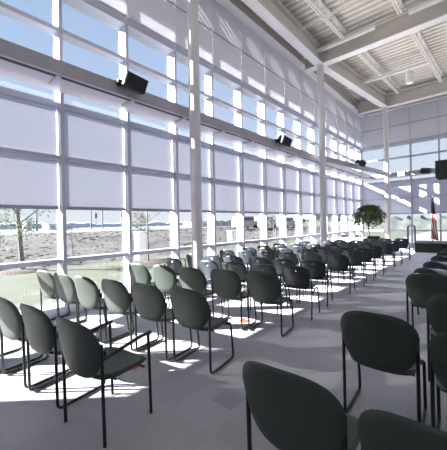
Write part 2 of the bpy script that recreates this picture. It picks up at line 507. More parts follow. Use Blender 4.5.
# --- roof girders (I sections)
def girder(p0, p1, label, name='roof_girder', zb=ZB, ht=0.62, fw_=0.30, web='steel_paint'):
    p0, p1 = Vector((*p0, 0)), Vector((*p1, 0))
    t = empty(name, (p0 + p1) / 2 + Vector((0, 0, zb)))
    struct(t, label, 'roof beam')
    a = MB().bar(p0 + Vector((0, 0, zb + 0.02)), p1 + Vector((0, 0, zb + 0.02)), fw_, 0.04); build_local(a, 'bottom_flange', 'flange_paint', t)
    a = MB().bar(p0 + Vector((0, 0, zb + ht / 2)), p1 + Vector((0, 0, zb + ht / 2)), 0.03, ht - 0.06); build_local(a, 'web', web, t)
    a = MB().bar(p0 + Vector((0, 0, zb + ht - 0.02)), p1 + Vector((0, 0, zb + ht - 0.02)), fw_, 0.04); build_local(a, 'top_flange', web, t)
girder((C1[0], YB), (C2[0], C2[1] - 0.16), 'deep roof girder running over the near columns along the long wall')
girder((C2[0] + 0.02, C2[1] + 0.16), (C3[0] - 0.02, C3[1] - 0.16), 'deep roof girder angling from the middle column to the far column')
girder((XW + 0.32, C2[1]), (XR, C2[1]), 'deep cross girder over the middle column')
girder((XW + 0.32, C3[1]), (XR, C3[1]), 'cross girder over the far column near the end wall')
girder((XW + 0.17, YB), (XW + 0.17, YE - 0.02), 'edge girder along the top of the long glass wall', zb=7.66, ht=0.46, fw_=0.28)
girder((XW + 0.4, YE - 0.22), (XR, YE - 0.22), 'edge girder along the top of the end glass wall', zb=7.62, ht=0.5, fw_=0.28)

# --- open web joists
def joist(x0, y0, x1, y1, label):
    d = 0.34; L = math.hypot(x1 - x0, y1 - y0)
    t = empty('roof_joist', ((x0 + x1) / 2, (y0 + y1) / 2, 7.78)); struct(t, label, 'roof joist'); t['group'] = 'open web roof joists'
    P = lambda s, z: (x0 + (x1 - x0) * s, y0 + (y1 - y0) * s, z)
    zt, zbm = 8.13, 7.78
    a = MB(); a.bar(P(0, zt), P(1, zt), 0.11, 0.05); build_local(a, 'top_chord', 'joist_paint', t)
    a = MB()
    for off in (-0.035, 0.035): 
        q0, q1 = P(0.05, zbm), P(0.95, zbm)
        a.bar((q0[0] + off, q0[1], q0[2]), (q1[0] + off, q1[1], q1[2]), 0.04, 0.04)
    build_local(a, 'bottom_chord', 'joist_paint', t)
    n = max(4, int(L / 0.3)); w_ = MB()
    for i in range(n):
        s0 = 0.05 + 0.9 * i / n; s1 = 0.05 + 0.9 * (i + 1) / n
        w_.tube([P(s0, zbm if i % 2 else zt), P(s1, zt if i % 2 else zbm)], 0.014, 5)
    build_local(w_, 'web_rods', 'joist_paint', t)
for i in range(6):
    xa = -3.62 + 1.7 * i
    nm = ORD[i]
    joist(xa - 0.15, 4.2, xa + 0.12, 10.5, nm + ' roof joist out from the columns, short of the middle cross girder')
    joist(xa + 0.16, 10.85, xa + 0.55, 16.85, nm + ' roof joist out from the columns, beyond the middle cross girder')

# --- continuous strip lights hung under the deck
def strip_light(x0, x1, y, z, label):
    t = empty('strip_light', ((x0 + x1) / 2, y, z)); tag(t, label, 'ceiling light', 'white strip lights under the roof')
    L = (x1 - x0) / 2
    MB().box(-L, -0.07, 0, L, 0.07, 0.09).build('housing', 'lamp_white', t, bevel=0.01)
    MB().box(-L + 0.03, -0.05, -0.015, L - 0.03, 0.05, 0.002).build('diffuser', 'lamp_white', t)
    for s in (-0.7, 0.7):
        MB().tube([(s * L, 0, 0.09), (s * L, 0, ZD - z + 0.02)], 0.008, 6).build('hanger', 'joist_paint', t)
strip_light(-5.05, -2.55, 10.33, 7.74, 'white strip light along the middle cross girder, beside the column')
strip_light(-1.62, 0.9, 10.33, 7.74, 'white strip light along the middle cross girder, out over the aisle')
strip_light(-4.75, -1.55, 14.1, 7.74, 'white strip light hung between the two cross girders')

# --- sprinkler pipe
t = empty('sprinkler_pipe', (0, 8.65, 7.7)); tag(t, 'thin pale sprinkler pipe under the roof deck near the middle girder', 'pipe')
MB().tube([(-4.3, 0, 0), (7.4, 0, 0)], 0.025, 8).build('pipe', 'joist_paint', t, smooth=True)
for x in (-4.25, -1.6, 1.2):
    hd = MB().tube([(x, 0, 0), (x, 0, -0.09)], 0.015, 8); hd.lathe([(0.03, -0.1), (0.03, -0.085)], 10, (x, 0, 0)); hd.build('sprinkler_head', 'chrome', t)
for x in (-3.0, 0.0, 3.0):
    MB().tube([(x, 0, 0.0), (x, 0, ZD - 7.7 + 0.02)], 0.008, 6).build('hanger', 'joist_paint', t)

# --- white cylinder pendant
t = empty('pendant_lamp', (-2.13, 13.5, 6.92)); tag(t, 'white cylinder lamp hanging over the far end of the aisle', 'ceiling light')
MB().lathe([(0.10, 0.0), (0.125, 0.0), (0.125, 0.44), (0.04, 0.47)], 24).build('lamp_shade', 'lamp_white', t, smooth=True)
MB().lathe([(0.02, 0.45), (0.02, ZD - 6.92 + 0.02)], 8).build('stem', 'joist_paint', t)

# --- light shelf
ZS0, ZS1 = 3.87, 4.085
def shelf_run(p0, p1, back0, back1, label, brackets):
    """fascia from p0 to p1 (inner face), soffit reaching back to back0-back1 along the glass"""
    p0, p1, q0, q1 = (Vector((*p, 0)) for p in (p0, p1, back0, back1))
    t = empty('light_shelf', (p0 + p1) / 2 + Vector((0, 0, ZS0))); struct(t, label, 'light shelf')
    dirv = (p1 - p0).normalized(); nrm = Vector((-dirv.y, dirv.x, 0))
    if nrm.dot((q0 + q1) / 2 - (p0 + p1) / 2) < 0: nrm = -nrm
    f0, f1 = p0 + nrm * 0.03, p1 + nrm * 0.03
    a = MB().bar(f0 + Vector((0, 0, (ZS0 + ZS1) / 2)), f1 + Vector((0, 0, (ZS0 + ZS1) / 2)), 0.06, ZS1 - ZS0)
    build_local(a, 'fascia', 'shelf_paint', t)
    a = MB(); s0, s1 = p0 + nrm * 0.15, p1 + nrm * 0.15
    zt, zb_ = 3.95, 3.872
    pts = [s0, s1, q1, q0]
    lo = [(p.x, p.y, zb_) for p in pts]; hi = [(p.x, p.y, zt) for p in pts]
    a.v = lo + hi; a.f = [(0, 3, 2, 1), (4, 5, 6, 7), (0, 1, 5, 4), (1, 2, 6, 5), (2, 3, 7, 6), (3, 0, 4, 7)]
    build_local(a, 'soffit', 'soffit_paint', t)
    a = MB(); lo = [(p.x, p.y, 3.945) for p in pts]; hi = [(p.x, p.y, 3.955) for p in pts]
    a.v = lo + hi; a.f = [(0, 3, 2, 1), (4, 5, 6, 7), (0, 1, 5, 4), (1, 2, 6, 5), (2, 3, 7, 6), (3, 0, 4, 7)]
    build_local(a, 'added_dark_sheet', 'hem_grey', t)  # dark sheet added out of sight on top to lessen sun bounce
    a = MB().bar(p0 + nrm * 0.105 + Vector((0, 0, 3.89)), p1 + nrm * 0.105 + Vector((0, 0, 3.89)), 0.088, 0.03)
    build_local(a, 'slot', 'dark_slot', t)
    L = (p1 - p0).length
    for s in brackets:
        c = p0 + dirv * s
        a = MB().bar(c + nrm * 0.05 + Vector((0, 0, 3.865)), c + nrm * 0.42 + Vector((0, 0, 3.865)), 0.07, 0.03)
        build_local(a, 'bracket', 'frame_paint', t)
XS = -4.78
shelf_run((XS, YB), (XS, 10.6), (XW + 0.01, YB), (XW + 0.01, 10.6), 'long light shelf along the glass wall over the near windows',
          [Y0 + k * BAY - YB - 0.25 for k in range(-3, 7)])
YS = YE - 0.67
shelf_run((XS, 10.62), (XS, YS - 0.02), (XW + 0.01, 10.62), (XW + 0.01, YS - 0.02), 'long light shelf over the far windows, from the middle column to the corner', [0.9 + 1.268 * k for k in range(5)])
shelf_run((XS, YS), (3.2, YS), (XS, YE - 0.01), (3.2, YE - 0.01), 'light shelf along the end glass wall', [0.6, 1.85, 3.1, 4.35, 5.6])
a = MB().box(XW + 0.01, YS, 3.872, XS - 0.01, YE - 0.01, 3.95).build('light_shelf', 'soffit_paint'); struct(a, 'corner slab of the light shelf where both glass walls meet', 'light shelf')
a = MB().bar((-4.66, 10.80, (ZS0 + ZS1) / 2), (-3.86, 16.92, (ZS0 + ZS1) / 2), 0.10, ZS1 - ZS0).build('tie_beam', 'shelf_paint'); struct(a, 'grey tie beam running from the middle column to the far column', 'beam')

# --- fill lamps added out of sight on the shelf to brighten the hall
def fill_uplight(x, y, aim, label):
    t = empty('fill_uplight', (x, y, 3.955)); tag(t, label, 'fill_uplight', 'added fill lamps on the light shelf')
    d = Vector(aim).normalized()
    MB().box(-0.06, -0.10, 0.0, 0.06, 0.10, 0.03).build('foot', 'white_plastic', t, bevel=0.005)
    hd = MB().tube([Vector((0, 0, 0.05)), Vector((0, 0, 0.05)) + d * 0.10], 0.06, 16); hd.build('housing', 'white_plastic', t, smooth=True)
    MB().tube([Vector((0, 0, 0.05)) + d * 0.101, Vector((0, 0, 0.05)) + d * 0.106], 0.05, 16).build('lens', 'fill_uplight_lens', t)
    l = bpy.data.lights.new('fill_uplight_lamp', 'SPOT'); l.energy = 85; l.spot_size = R(95); l.spot_blend = 1.0; l.shadow_soft_size = 0.06; l.color = (1.0, 0.93, 0.85)
    lo = bpy.data.objects.new('fill_uplight_lamp', l); COL.objects.link(lo); lo.parent = t
    lo.location = Vector((0, 0, 0.05)) + d * 0.18; lo.rotation_euler = d.to_track_quat('-Z', 'Y').to_euler()
for k in range(6):
    fill_uplight(-4.92, YB + 1.6 + k * 2.536, (0.85, 0, 0.8), 'added fill lamp on top of the long light shelf, %s from the camera end' % ORD[k])
for k in range(3):
    fill_uplight(-3.0 + k * 2.4, YS + 0.16, (0.1, -0.85, 0.8), 'added fill lamp on top of the end light shelf, %s from the corner' % ORD[k])

# --- loudspeakers clamped on the shelf
def loudspeaker(loc, rz, label, tilt=R(18), s=1.0):
    t = empty('loudspeaker', loc, rz); tag(t, label, 'speaker', 'black loudspeakers on the light shelf')
    # local: +x points into the room, y along the shelf
    rot = (R(-12), tilt, R(-14))
    MB().box(0.02, -0.20 * s, 0.0, 0.26 * s, 0.20 * s, 0.25 * s).build('cabinet', 'black_box', t, bevel=0.02, rot=rot)
    MB().box(0.262 * s, -0.18 * s, 0.02, 0.272 * s, 0.18 * s, 0.23 * s).build('grille', 'black_mesh', t, bevel=0.004, rot=rot)
    MB().box(-0.10, -0.26 * s, 0.02, 0.06, -0.16 * s, 0.12).build('clamp', 'black_box', t, bevel=0.01)
loudspeaker((-4.76, 2.83, 3.99), 0, 'black loudspeaker clamped on the light shelf nearest, above the windows')
loudspeaker((-4.76, 8.03, 3.99), 0, 'black loudspeaker on the light shelf between the two nearer columns')
loudspeaker((-4.13, 13.4, 3.97), R(-7), 'black loudspeaker on the light shelf just past the middle column')
loudspeaker((-2.15, YS, 3.90), R(-90), 'black loudspeaker on the light shelf of the end wall')

# --- black screen hanging from the roof
t = empty('hanging_screen', (-0.80, 14.0, 3.06)); tag(t, 'black screen hanging from the roof over the far seats, cut by the picture edge', 'screen')
MB().box(-0.62, 0, 0, 0.62, 0.10, 0.76).build('casing', 'black_box', t, bevel=0.015)
MB().box(-0.58, -0.006, 0.04, 0.58, 0.003, 0.72).build('screen', 'screen_black', t)
for x in (-0.12, 0.12):
    MB().tube([(x, 0.05, 0.7), (x, 0.05, ZD - 3.06 + 0.02)], 0.02, 8).build('hanger', 'black_tube', t)

# --- coloured carpet tiles let into the floor
def tile(x, y, s, m, label, rz=0):
    o = MB().box(-s / 2, -s / 2, -0.004, s / 2, s / 2, 0.003).build('carpet_tile', m, loc=(x, y, 0), rot=(0, 0, rz)); tag(o, label, 'carpet tile')
tile(-2.885, 1.71, 0.13, 'red_carpet', 'small red carpet tile in front of the armchair')
tile(-2.86, 3.62, 0.16, 'red_carpet', 'red carpet tile behind the third row of green chairs')
tile(-2.66, 1.35, 0.26, 'blue_carpet', 'small violet carpet tile under the armchair')
tile(-0.92, 2.62, 0.24, 'pale_carpet', 'pale carpet tile by the aisle under the right hand green chairs')
tile(-1.70, 1.92, 0.22, 'blue_carpet', 'small blue carpet tile in the open aisle floor')

# ------------------------------------------------------------------ chairs
def supell(c, s, n):
    return math.copysign(abs(c) ** (2 / n), c), math.copysign(abs(s) ** (2 / n), s)

def pad(outline, thick, shape, rings=4, crown=0.3):
    """closed upholstered pad: outline(k)->(a,b) in its plane, shape(a,b,t)->xyz with t in -1..1 across the thickness"""
    N = 36; m = MB(); layers = []
    for side in (1, -1):
        ring_scales = [0.0] + [i / rings for i in range(1, rings)] + [0.93]
        for rs in ring_scales:
            t = side * (1 - crown * rs ** 3)
            if rs == 0.0:
                layers.append([len(m.v)]); m.v.append(shape(0, 0, t)); continue
            ids = []
            for k in range(N):
                a, b = outline(k / N); ids.append(len(m.v)); m.v.append(shape(a * rs, b * rs, t))
            layers.append(ids)
    half = len(layers) // 2
    rim = []
    for k in range(N):
        a, b = outline(k / N); rim.append(len(m.v)); m.v.append(shape(a, b, 0))
    def link(r0, r1, flip):
        for k in range(N):
            k2 = (k + 1) % N
            if len(r0) == 1: q = (r0[0], r1[k], r1[k2])
            else: q = (r0[k], r1[k], r1[k2], r0[k2])
            m.f.append(tuple(reversed(q)) if flip else q)
    for side, flip in ((0, False), (1, True)):
        ls = layers[side * half:(side + 1) * half]
        for i in range(len(ls) - 1): link(ls[i], ls[i + 1], flip)
        link(ls[-1], rim, flip)
    return m

YR, YF, XL = -0.21, 0.22, 0.247      # rear foot, front foot, leg lines
TUBE = 0.0125
def green_back():
    def outl(u):
        a = 2 * math.pi * u; x, z = supell(math.cos(a), math.sin(a), 3.0)
        zz = (z + 1) / 2
        return x * 0.266 * (0.83 + 0.17 * min(1, zz / 0.62) ** 0.9), z * 0.222
    def shp(x, z, t):
        lean = -(z + 0.222) * 0.20
        return (x, YR - 0.018 + lean + 0.60 * x * x - 0.28 * (z - 0.02) ** 2 + t * 0.017, 0.668 + z)
    return pad(outl, 0.03, shp)
def green_seat():
    def outl(u):
        a = 2 * math.pi * u; x, y_ = supell(math.cos(a), math.sin(a), 4.2)
        return x * (0.243 - 0.012 * (y_ + 1) / 2), y_ * 0.235
    def shp(x, y_, t):
        z = 0.437 + t * 0.026 + 0.35 * max(0, 0.10 + (-y_ - 0.13)) ** 2
        z -= 2.2 * max(0, y_ - 0.13) ** 2
        z += -0.012 + 0.35 * x * x
        return (x, 0.035 + y_, z)
    return pad(outl, 0.05, shp)

def base_chair_parts(t):
    green_seat().build('seat', 'green_fabric', t, smooth=True)
    green_back().build('backrest', 'green_fabric', t, smooth=True)
    for s in (-1, 1):
        MB().box(s * XL - s * 0.014 - 0.012, YR - 0.008, 0.60, s * XL - s * 0.014 + 0.012, YR + 0.035, 0.665).build('bracket', 'black_box', t, bevel=0.005)
    MB().tube([(-XL * 0.86, -0.08, 0.405), (XL * 0.86, -0.08, 0.405)], 0.009, 8).build('crossbar', 'black_tube', t)
    MB().tube([(-XL, YF - 0.06, 0.405), (XL, YF - 0.06, 0.405)], 0.009, 8).build('crossbar', 'black_tube', t)

def make_sled():
    t = empty('stacking_chair', (0, 0, 0))
    base_chair_parts(t)
    for s in (-1, 1):
        x = s * XL
        p = bend([(x, YR - 0.012, 0.72), (x, YR, 0.0125), (x, YF + 0.02, 0.0125), (x, YF - 0.03, 0.425), (x * 0.86, YF - 0.10, 0.42)], 0.05)
        fr = MB().tube(p, TUBE, 10).build('sled_frame', 'black_tube', t, smooth=True)
        MB().box(x - 0.014, YR + 0.03, 0, x + 0.014, YR + 0.075, 0.012).build('glide', 'grey_glide', fr)
        MB().box(x - 0.014, YF - 0.07, 0, x + 0.014, YF - 0.03, 0.012).build('glide', 'grey_glide', fr)
    return t
def make_arm():
    t = empty('armchair', (0, 0, 0))
    base_chair_parts(t)
    for s in (-1, 1):
        x = s * (XL + 0.004)
        MB().tube(bend([(x, YR, 0.0), (x, YR - 0.012, 0.72)], 0.03), TUBE, 10).build('leg', 'black_tube', t, smooth=True)
        MB().tube([(x, YF, 0.0), (x, YF - 0.015, 0.655)], TUBE, 10).build('leg', 'black_tube', t, smooth=True)
        MB().tube(bend([(x, YR - 0.008, 0.61), (x, YF - 0.10, 0.662), (x, YF + 0.01, 0.665)], 0.06), 0.014, 10).build('armrest', 'black_tube', t, smooth=True)
    return t
def poly_shell(nx, nz, holes, shape):
    m = MB()
    for j in range(nz + 1):
        for i in range(nx + 1): m.v.append(shape(-1 + 2 * i / nx, j / nz))
    for j in range(nz):
        for i in range(nx):
            if (i, j) in holes: continue
            b = j * (nx + 1) + i; m.f.append((b, b + 1, b + nx + 2, b + nx + 1))
    return m
def make_poly():
    t = empty('shell_chair', (0, 0, 0))
    def bshape(u, v):
        hw = 0.232 * (0.86 + 0.14 * min(1, v / 0.55))
        # rounded square corners
        cu = u; cv = 2 * v - 1
        k = 1.0
        if abs(cu) > 0.6 and abs(cv) > 0.6:
            du, dv = (abs(cu) - 0.6) / 0.4, (abs(cv) - 0.6) / 0.4
            l = math.hypot(du, dv); mxx = max(du, dv)
            if l > 0: 
                s = mxx / l
                cu = math.copysign(0.6 + du * s * 0.4, cu); cv = math.copysign(0.6 + dv * s * 0.4, cv)
        x = cu * hw; z = 0.475 + (cv + 1) / 2 * 0.365 - 0.03 * abs(cu) ** 3 * max(0, cv)
        return (x, YR + 0.05 - (z - 0.475) * 0.28 + 0.9 * x * x, z)
    bk = poly_shell(14, 12, {(6, 9), (7, 9)}, bshape).build('backrest', 'slate_plastic', t, smooth=True)
    sd = bk.modifiers.new('solid', 'SOLIDIFY'); sd.thickness = 0.014; sd.offset = 0
    def sshape(u, v):
        x = u * 0.222; y_ = -0.20 + 0.45 * v
        cu, cv = u, 2 * v - 1
        if abs(cu) > 0.6 and abs(cv) > 0.6:
            du, dv = (abs(cu) - 0.6) / 0.4, (abs(cv) - 0.6) / 0.4
            l = math.hypot(du, dv); mxx = max(du, dv)
            if l > 0:
                s = mxx / l; cu = math.copysign(0.6 + du * s * 0.4, cu); cv = math.copysign(0.6 + dv * s * 0.4, cv)
        x = cu * 0.222; y_ = 0.025 + cv * 0.225
        z = 0.462 - 0.03 * max(0, (y_ - 0.15)) / 0.1 + 0.55 * max(0, -0.1 - y_) ** 1.6 + 0.25 * x * x
        return (x, y_, z)
    st = poly_shell(10, 10, set(), sshape).build('seat', 'slate_plastic', t, smooth=True)
    sd = st.modifiers.new('solid', 'SOLIDIFY'); sd.thickness = 0.016; sd.offset = 0
    for s in (-1, 1):
        x = s * (XL + 0.008)
        MB().tube(bend([(x, YR - 0.01, 0.0), (x * 1.0, YR + 0.02, 0.40), (x, YR - 0.0, 0.70)], 0.1), TUBE, 8).build('leg', 'black_tube', t, smooth=True)
        MB().tube(bend([(x, YR + 0.02, 0.395), (x, 0.04, 0.468), (x, 0.15, 0.448), (x, YF + 0.02, 0.0)], 0.10), TUBE, 8).build('leg', 'black_tube', t, smooth=True)
    MB().tube([(-XL, 0.06, 0.435), (XL, 0.06, 0.435)], 0.009, 8).build('crossbar', 'black_tube', t)
    return t

protos = {}
def chair(kind, x, yrear, rz, label, cat='chair', group=None):
    if kind not in protos:
        protos[kind] = {'sled': make_sled, 'arm': make_arm, 'poly': make_poly}[kind]()
        o = protos[kind]
    else:
        o = copy_tree(protos[kind])
    # the row is given by its rear feet; the chair's origin is between the four feet
    o.location = (x - math.sin(rz) * 0.21, yrear + math.cos(rz) * 0.21, 0.0)
    o.rotation_euler = (0, 0, rz)
    tag(o, label, cat, group)
    return o

GA, GB, GC, GR = 'green chairs of the nearest window side row', 'green chairs of the second window side row', 'green chairs of the third window side row', 'green chairs right of the aisle'
rz = R(9)
chair('arm', -2.25, 0.90, rz, 'dark green upholstered armchair with black arms at the near row end', 'chair', GA)
for i, (x, y) in enumerate(((-2.94, 0.83), (-3.52, 0.74), (-4.10, 0.63))):
    chair('sled', x, y, rz, 'dark green sled base chair, %s from the armchair in the nearest row' % ORD[i], 'chair', GA)
for i, (x, y) in enumerate(((-2.345, 2.06), (-2.92, 1.94), (-3.47, 1.83), (-4.00, 1.70), (-4.54, 1.62), (-5.08, 1.55))):
    chair('sled', x, y, rz, 'dark green sled base chair, %s from the aisle in the second nearest row' % ORD[i], 'chair', GB)
for i, (x, y) in enumerate(((-2.29, 3.36), (-2.85, 3.21), (-3.41, 3.06), (-3.96, 2.94), (-4.52, 2.82))):
    chair('sled', x, y, rz, 'dark green sled base chair, %s from the aisle in the third nearest row' % ORD[i], 'chair', GC)
chair('sled', -0.705, 1.25, R(3), 'dark green chair back cut by the bottom edge of the picture, largest in view', 'chair', GR)
chair('sled', -0.125, 1.24, R(1), 'dark green chair in the bottom corner, beside the largest chair back', 'chair', GR)
chair('sled', -0.605, 2.37, R(3), 'dark green chair by the aisle, whole back and seat in view, right block', 'chair', GR)
chair('sled', -0.02, 2.29, R(2), 'dark green chair cut by the right edge, beside the whole one by the aisle', 'chair', GR)
chair('sled', -0.165, 3.33, R(3), 'dark green chair cut by the right edge, one row farther back', 'chair', GR)
chair('sled', -0.52, 4.42, R(2), 'dark green chair by the aisle at the right edge, fourth row', 'chair', GR)
chair('sled', 0.05, 4.40, R(2), 'dark green chair outside the aisle seat of the fourth right hand row', 'chair', GR)

ROWS = [4.24, 5.10, 6.30, 7.24, 8.06, 9.00, 10.27, 11.32, 12.80]
for r_, ya in enumerate(ROWS):
    xs = [-2.39 - 0.555 * j for j in range(6)]
    if r_ == 0: xs = [-2.29, -2.85, -3.40, -3.98, -4.92]
    if r_ == 6: xs = [-2.39, -2.945, -3.50, -4.06, -4.93]
    if r_ == 7: xs = xs[:5]
    if r_ == 8: xs = xs[:3]
    for j, x in enumerate(xs):
        jx = random.uniform(-0.008, 0.008); jy = random.uniform(-0.03, 0.03)
        yy = ya - 0.16 * (-2.39 - x) + (jy if j else 0)
        chair('poly', x + (jx if j else 0), yy, R(8 + random.uniform(-3, 3)),
              'slate shell chair, %s from the aisle in the %s of the window side shell rows' % (ORD[j], ORD[r_]), 'chair', 'slate shell chairs in rows beside the windows')
for r_, ya in enumerate((5.15, 6.02, 7.0, 7.9, 8.8)):
    for j in range(2):
        chair('poly', -0.58 + 0.56 * j, ya, R(-1), 'slate shell chair, %s from the aisle in the %s shell row of the right block' % (ORD[j], ORD[r_]),
              'chair', 'slate shell chairs right of the aisle')

# ------------------------------------------------------------------ far end: stage, rails, flag, table, tree
SA = R(6)
t = empty('stage', (-2.46, 16.25, 0), SA); tag(t, 'low portable stage with grey top and dark pleated skirt before the end wall', 'stage')
SL, SW, SH = 4.0, 1.85, 0.44
MB().box(0, 0, SH - 0.05, SL, SW, SH).build('deck', 'stage_top', t, bevel=0.01)
sk = MB(); N = 160; pts = []
for i in range(N + 1):
    pts.append((i / N * SL, -0.012 - 0.018 * (0.5 + 0.5 * math.sin(i * 1.9))))
for i in range(N):
    (xa, ya), (xb, yb) = pts[i], pts[i + 1]; sk.quad((xa, ya, 0.0), (xb, yb, 0.0), (xb, yb, SH - 0.01), (xa, ya, SH - 0.01))
sk.build('skirt', 'stage_skirt', t, smooth=True)
sk = MB(); N = 50
for i in range(N):
    ya, yb = i / N * SW, (i + 1) / N * SW; fa, fb = -0.012 - 0.018 * (0.5 + 0.5 * math.sin(i * 1.9)), -0.012 - 0.018 * (0.5 + 0.5 * math.sin((i + 1) * 1.9))
    sk.quad((fa, yb, 0), (fb, ya, 0), (fb, ya, SH - 0.01), (fa, yb, SH - 0.01))
sk.build('skirt', 'stage_skirt', t, smooth=True)
for x in (0.15, SL / 2, SL - 0.15):
    for y in (0.15, SW - 0.15): MB().tube([(x, y, 0), (x, y, SH - 0.05)], 0.02, 8).build('leg', 'black_tube', t)

t = empty('stage_steps', (-2.76, 17.2, 0), SA); tag(t, 'portable steps with twin looped steel handrails at the end of the stage', 'steps')
MB().box(-0.34, -0.32, 0.14, -0.10, 0.32, 0.18).build('step', 'stage_top', t, bevel=0.006)
MB().box(-0.10, -0.32, 0.29, 0.12, 0.32, 0.33).build('step', 'stage_top', t, bevel=0.006)
for y in (-0.29, 0.29):
    MB().bar((-0.32, y, 0.03), (0.10, y, 0.30), 0.03, 0.06).build('stringer', 'rail_steel', t)
    for x, zt_ in ((-0.25, 0.14), (0.08, 0.29)): MB().tube([(x, y, 0), (x, y, zt_)], 0.018, 8).build('leg', 'rail_steel', t)
    p = bend([(-0.15, y, 0.0), (-0.15, y, 1.25), (0.15, y, 1.25), (0.15, y, 0.30)], 0.14, 8)
    MB().tube(p, 0.026, 10).build('handrail', 'rail_steel', t, smooth=True)

t = empty('flag', (-1.90, 17.28, SH)); tag(t, 'red, white and blue striped flag hanging furled on a gold tipped staff on the stage', 'flag')
MB().lathe([(0.13, 0), (0.13, 0.02), (0.04, 0.05), (0.025, 0.10)], 20).build('base', 'gold', t, smooth=True)
MB().tube([(0, 0, 0.02), (0, 0, 2.2)], 0.014, 10).build('staff', 'gold', t, smooth=True)
fn = MB(); fn.lathe([(0.012, 2.18), (0.03, 2.20), (0.012, 2.24), (0.03, 2.28), (0.004, 2.33)], 10)
fn.quad((-0.09, 0.0, 2.29), (0.0, 0.004, 2.24), (0.09, 0.0, 2.29), (0.0, 0.006, 2.26)); fn.build('finial', 'gold', t)
# draped cloth: folds round the staff, widening downwards
me = bpy.data.meshes.new('cloth'); vs, fs, uvs = [], [], []
NU, NV = 40, 30
for j in range(NV + 1):
    v = j / NV; z = 0.16 + 1.98 * v
    wdt = 0.05 + 0.15 * (1 - v) ** 0.8
    for i in range(NU + 1):
        u = i / NU
        x = (u - 0.35) * 2 * wdt * 0.75 + 0.05 * (1 - v)
        yy = -0.03 + 0.055 * (0.35 + 0.65 * (1 - v)) * math.sin(u * 17 + v * 3.0)
        vs.append((x, yy, z - 0.10 * u * (1 - v)))
        uvs.append((u + 1.0 * v, v))
for j in range(NV):
    for i in range(NU):
        b = j * (NU + 1) + i; fs.append((b, b + 1, b + NU + 2, b + NU + 1))
me.from_pydata(vs, [], fs); me.update()
ul = me.uv_layers.new(name='UVMap')
for lp in me.loops: ul.data[lp.index].uv = uvs[lp.vertex_index]
me.materials.append(MT['flag_cloth'])
for p in me.polygons: p.use_smooth = True
fo = bpy.data.objects.new('cloth', me); COL.objects.link(fo); fo.parent = t
sd = fo.modifiers.new('solid', 'SOLIDIFY'); sd.thickness = 0.004

t = empty('draped_table', (-4.55, 14.15, 0), R(10)); tag(t, 'table under a white cloth behind the last rows by the windows', 'table')
MB().box(-0.62, -0.36, 0.74, 0.62, 0.36, 0.77).build('tabletop', 'white_plastic', t, bevel=0.005)
cl = MB(); P = []
for i in range(48):
    u = i / 48
    per = u * 4; sN = int(per); q = per - sN
    cx_, cy_ = ((-1 + 2 * q, -1), (1, -1 + 2 * q), (1 - 2 * q, 1), (-1, 1 - 2 * q))[sN]
    k = 1 + 0.03 * math.sin(i * 2.1)
    P.append((cx_ * 0.64, cy_ * 0.38, k))
for i in range(48):
    a_, b_ = P[i], P[(i + 1) % 48]
    cl.quad((a_[0] * a_[2], a_[1] * a_[2], 0.08), (b_[0] * b_[2], b_[1] * b_[2], 0.08), (b_[0], b_[1], 0.775), (a_[0], a_[1], 0.775))
cl.quad(*[(p[0], p[1], 0.775) for p in P]); cl.build('cloth', 'white_cloth', t)
for x in (-0.5, 0.5):
    for y in (-0.28, 0.28): MB().tube([(x, y, 0), (x, y, 0.74)], 0.018, 8).build('leg', 'chrome', t)
for (x, y, lab) in ((-4.93, 14.04, 'small dark device on the white table, nearer the windows'), (-4.38, 14.16, 'small dark device on the white table, nearer the ficus')):
    d = empty('projector', (x, y, 0.776), R(25)); tag(d, lab, 'projector', 'dark devices on the white table')
    MB().box(-0.15, -0.11, 0.015, 0.15, 0.11, 0.11).build('body', 'black_box', d, bevel=0.015)
    MB().lathe([(0.045, 0), (0.045, 0.03), (0.03, 0.035)], 16).build('lens', 'chrome', d, loc=(0.06, -0.105, 0.06), rot=(R(90), 0, 0))
    for xx in (-0.11, 0.11):
        for yy in (-0.07, 0.07): MB().box(xx - 0.012, yy - 0.012, 0, xx + 0.012, yy + 0.012, 0.018).build('foot', 'grey_glide', d)
t = empty('equipment_cart', (-3.60, 13.72, 0), R(10)); tag(t, 'dark equipment cabinet standing behind the last shell chairs under the ficus', 'cabinet')
MB().box(-0.24, -0.2, 0.06, 0.24, 0.2, 0.86).build('body', 'black_box', t, bevel=0.01)
MB().box(-0.22, -0.215, 0.1, 0.22, -0.198, 0.80).build('door', 'black_mesh', t, bevel=0.004)
for x in (-0.2, 0.2):
    for y in (-0.16, 0.16): MB().lathe([(0.025, 0), (0.025, 0.06)], 10, (x, y, 0)).build('caster', 'tyre', t)

def leaf_cloud(mb, centre, rad, n, size, rnd, keep=None, flat=0.0):
    c = Vector(centre)
    for _ in range(n):
        while True:
            p = Vector((rnd.uniform(-1, 1), rnd.uniform(-1, 1), rnd.uniform(-1, 1)))
            if 0.05 < p.length < 1.0 and (rnd.random() < p.length ** 1.2): break
        q = c + Vector((p.x * rad[0], p.y * rad[1], p.z * rad[2]))
        if keep and not keep(q): continue
        d = Vector((rnd.uniform(-1, 1), rnd.uniform(-1, 1), rnd.uniform(-1.2, 0.4))).normalized()
        s = d.cross(Vector((rnd.uniform(-1, 1), rnd.uniform(-1, 1), rnd.uniform(-1, 1)))).normalized()
        l = size * rnd.uniform(0.7, 1.3); ww = l * 0.24
        mb.quad(q, q + d * l * 0.5 + s * ww, q + d * l, q + d * l * 0.5 - s * ww)

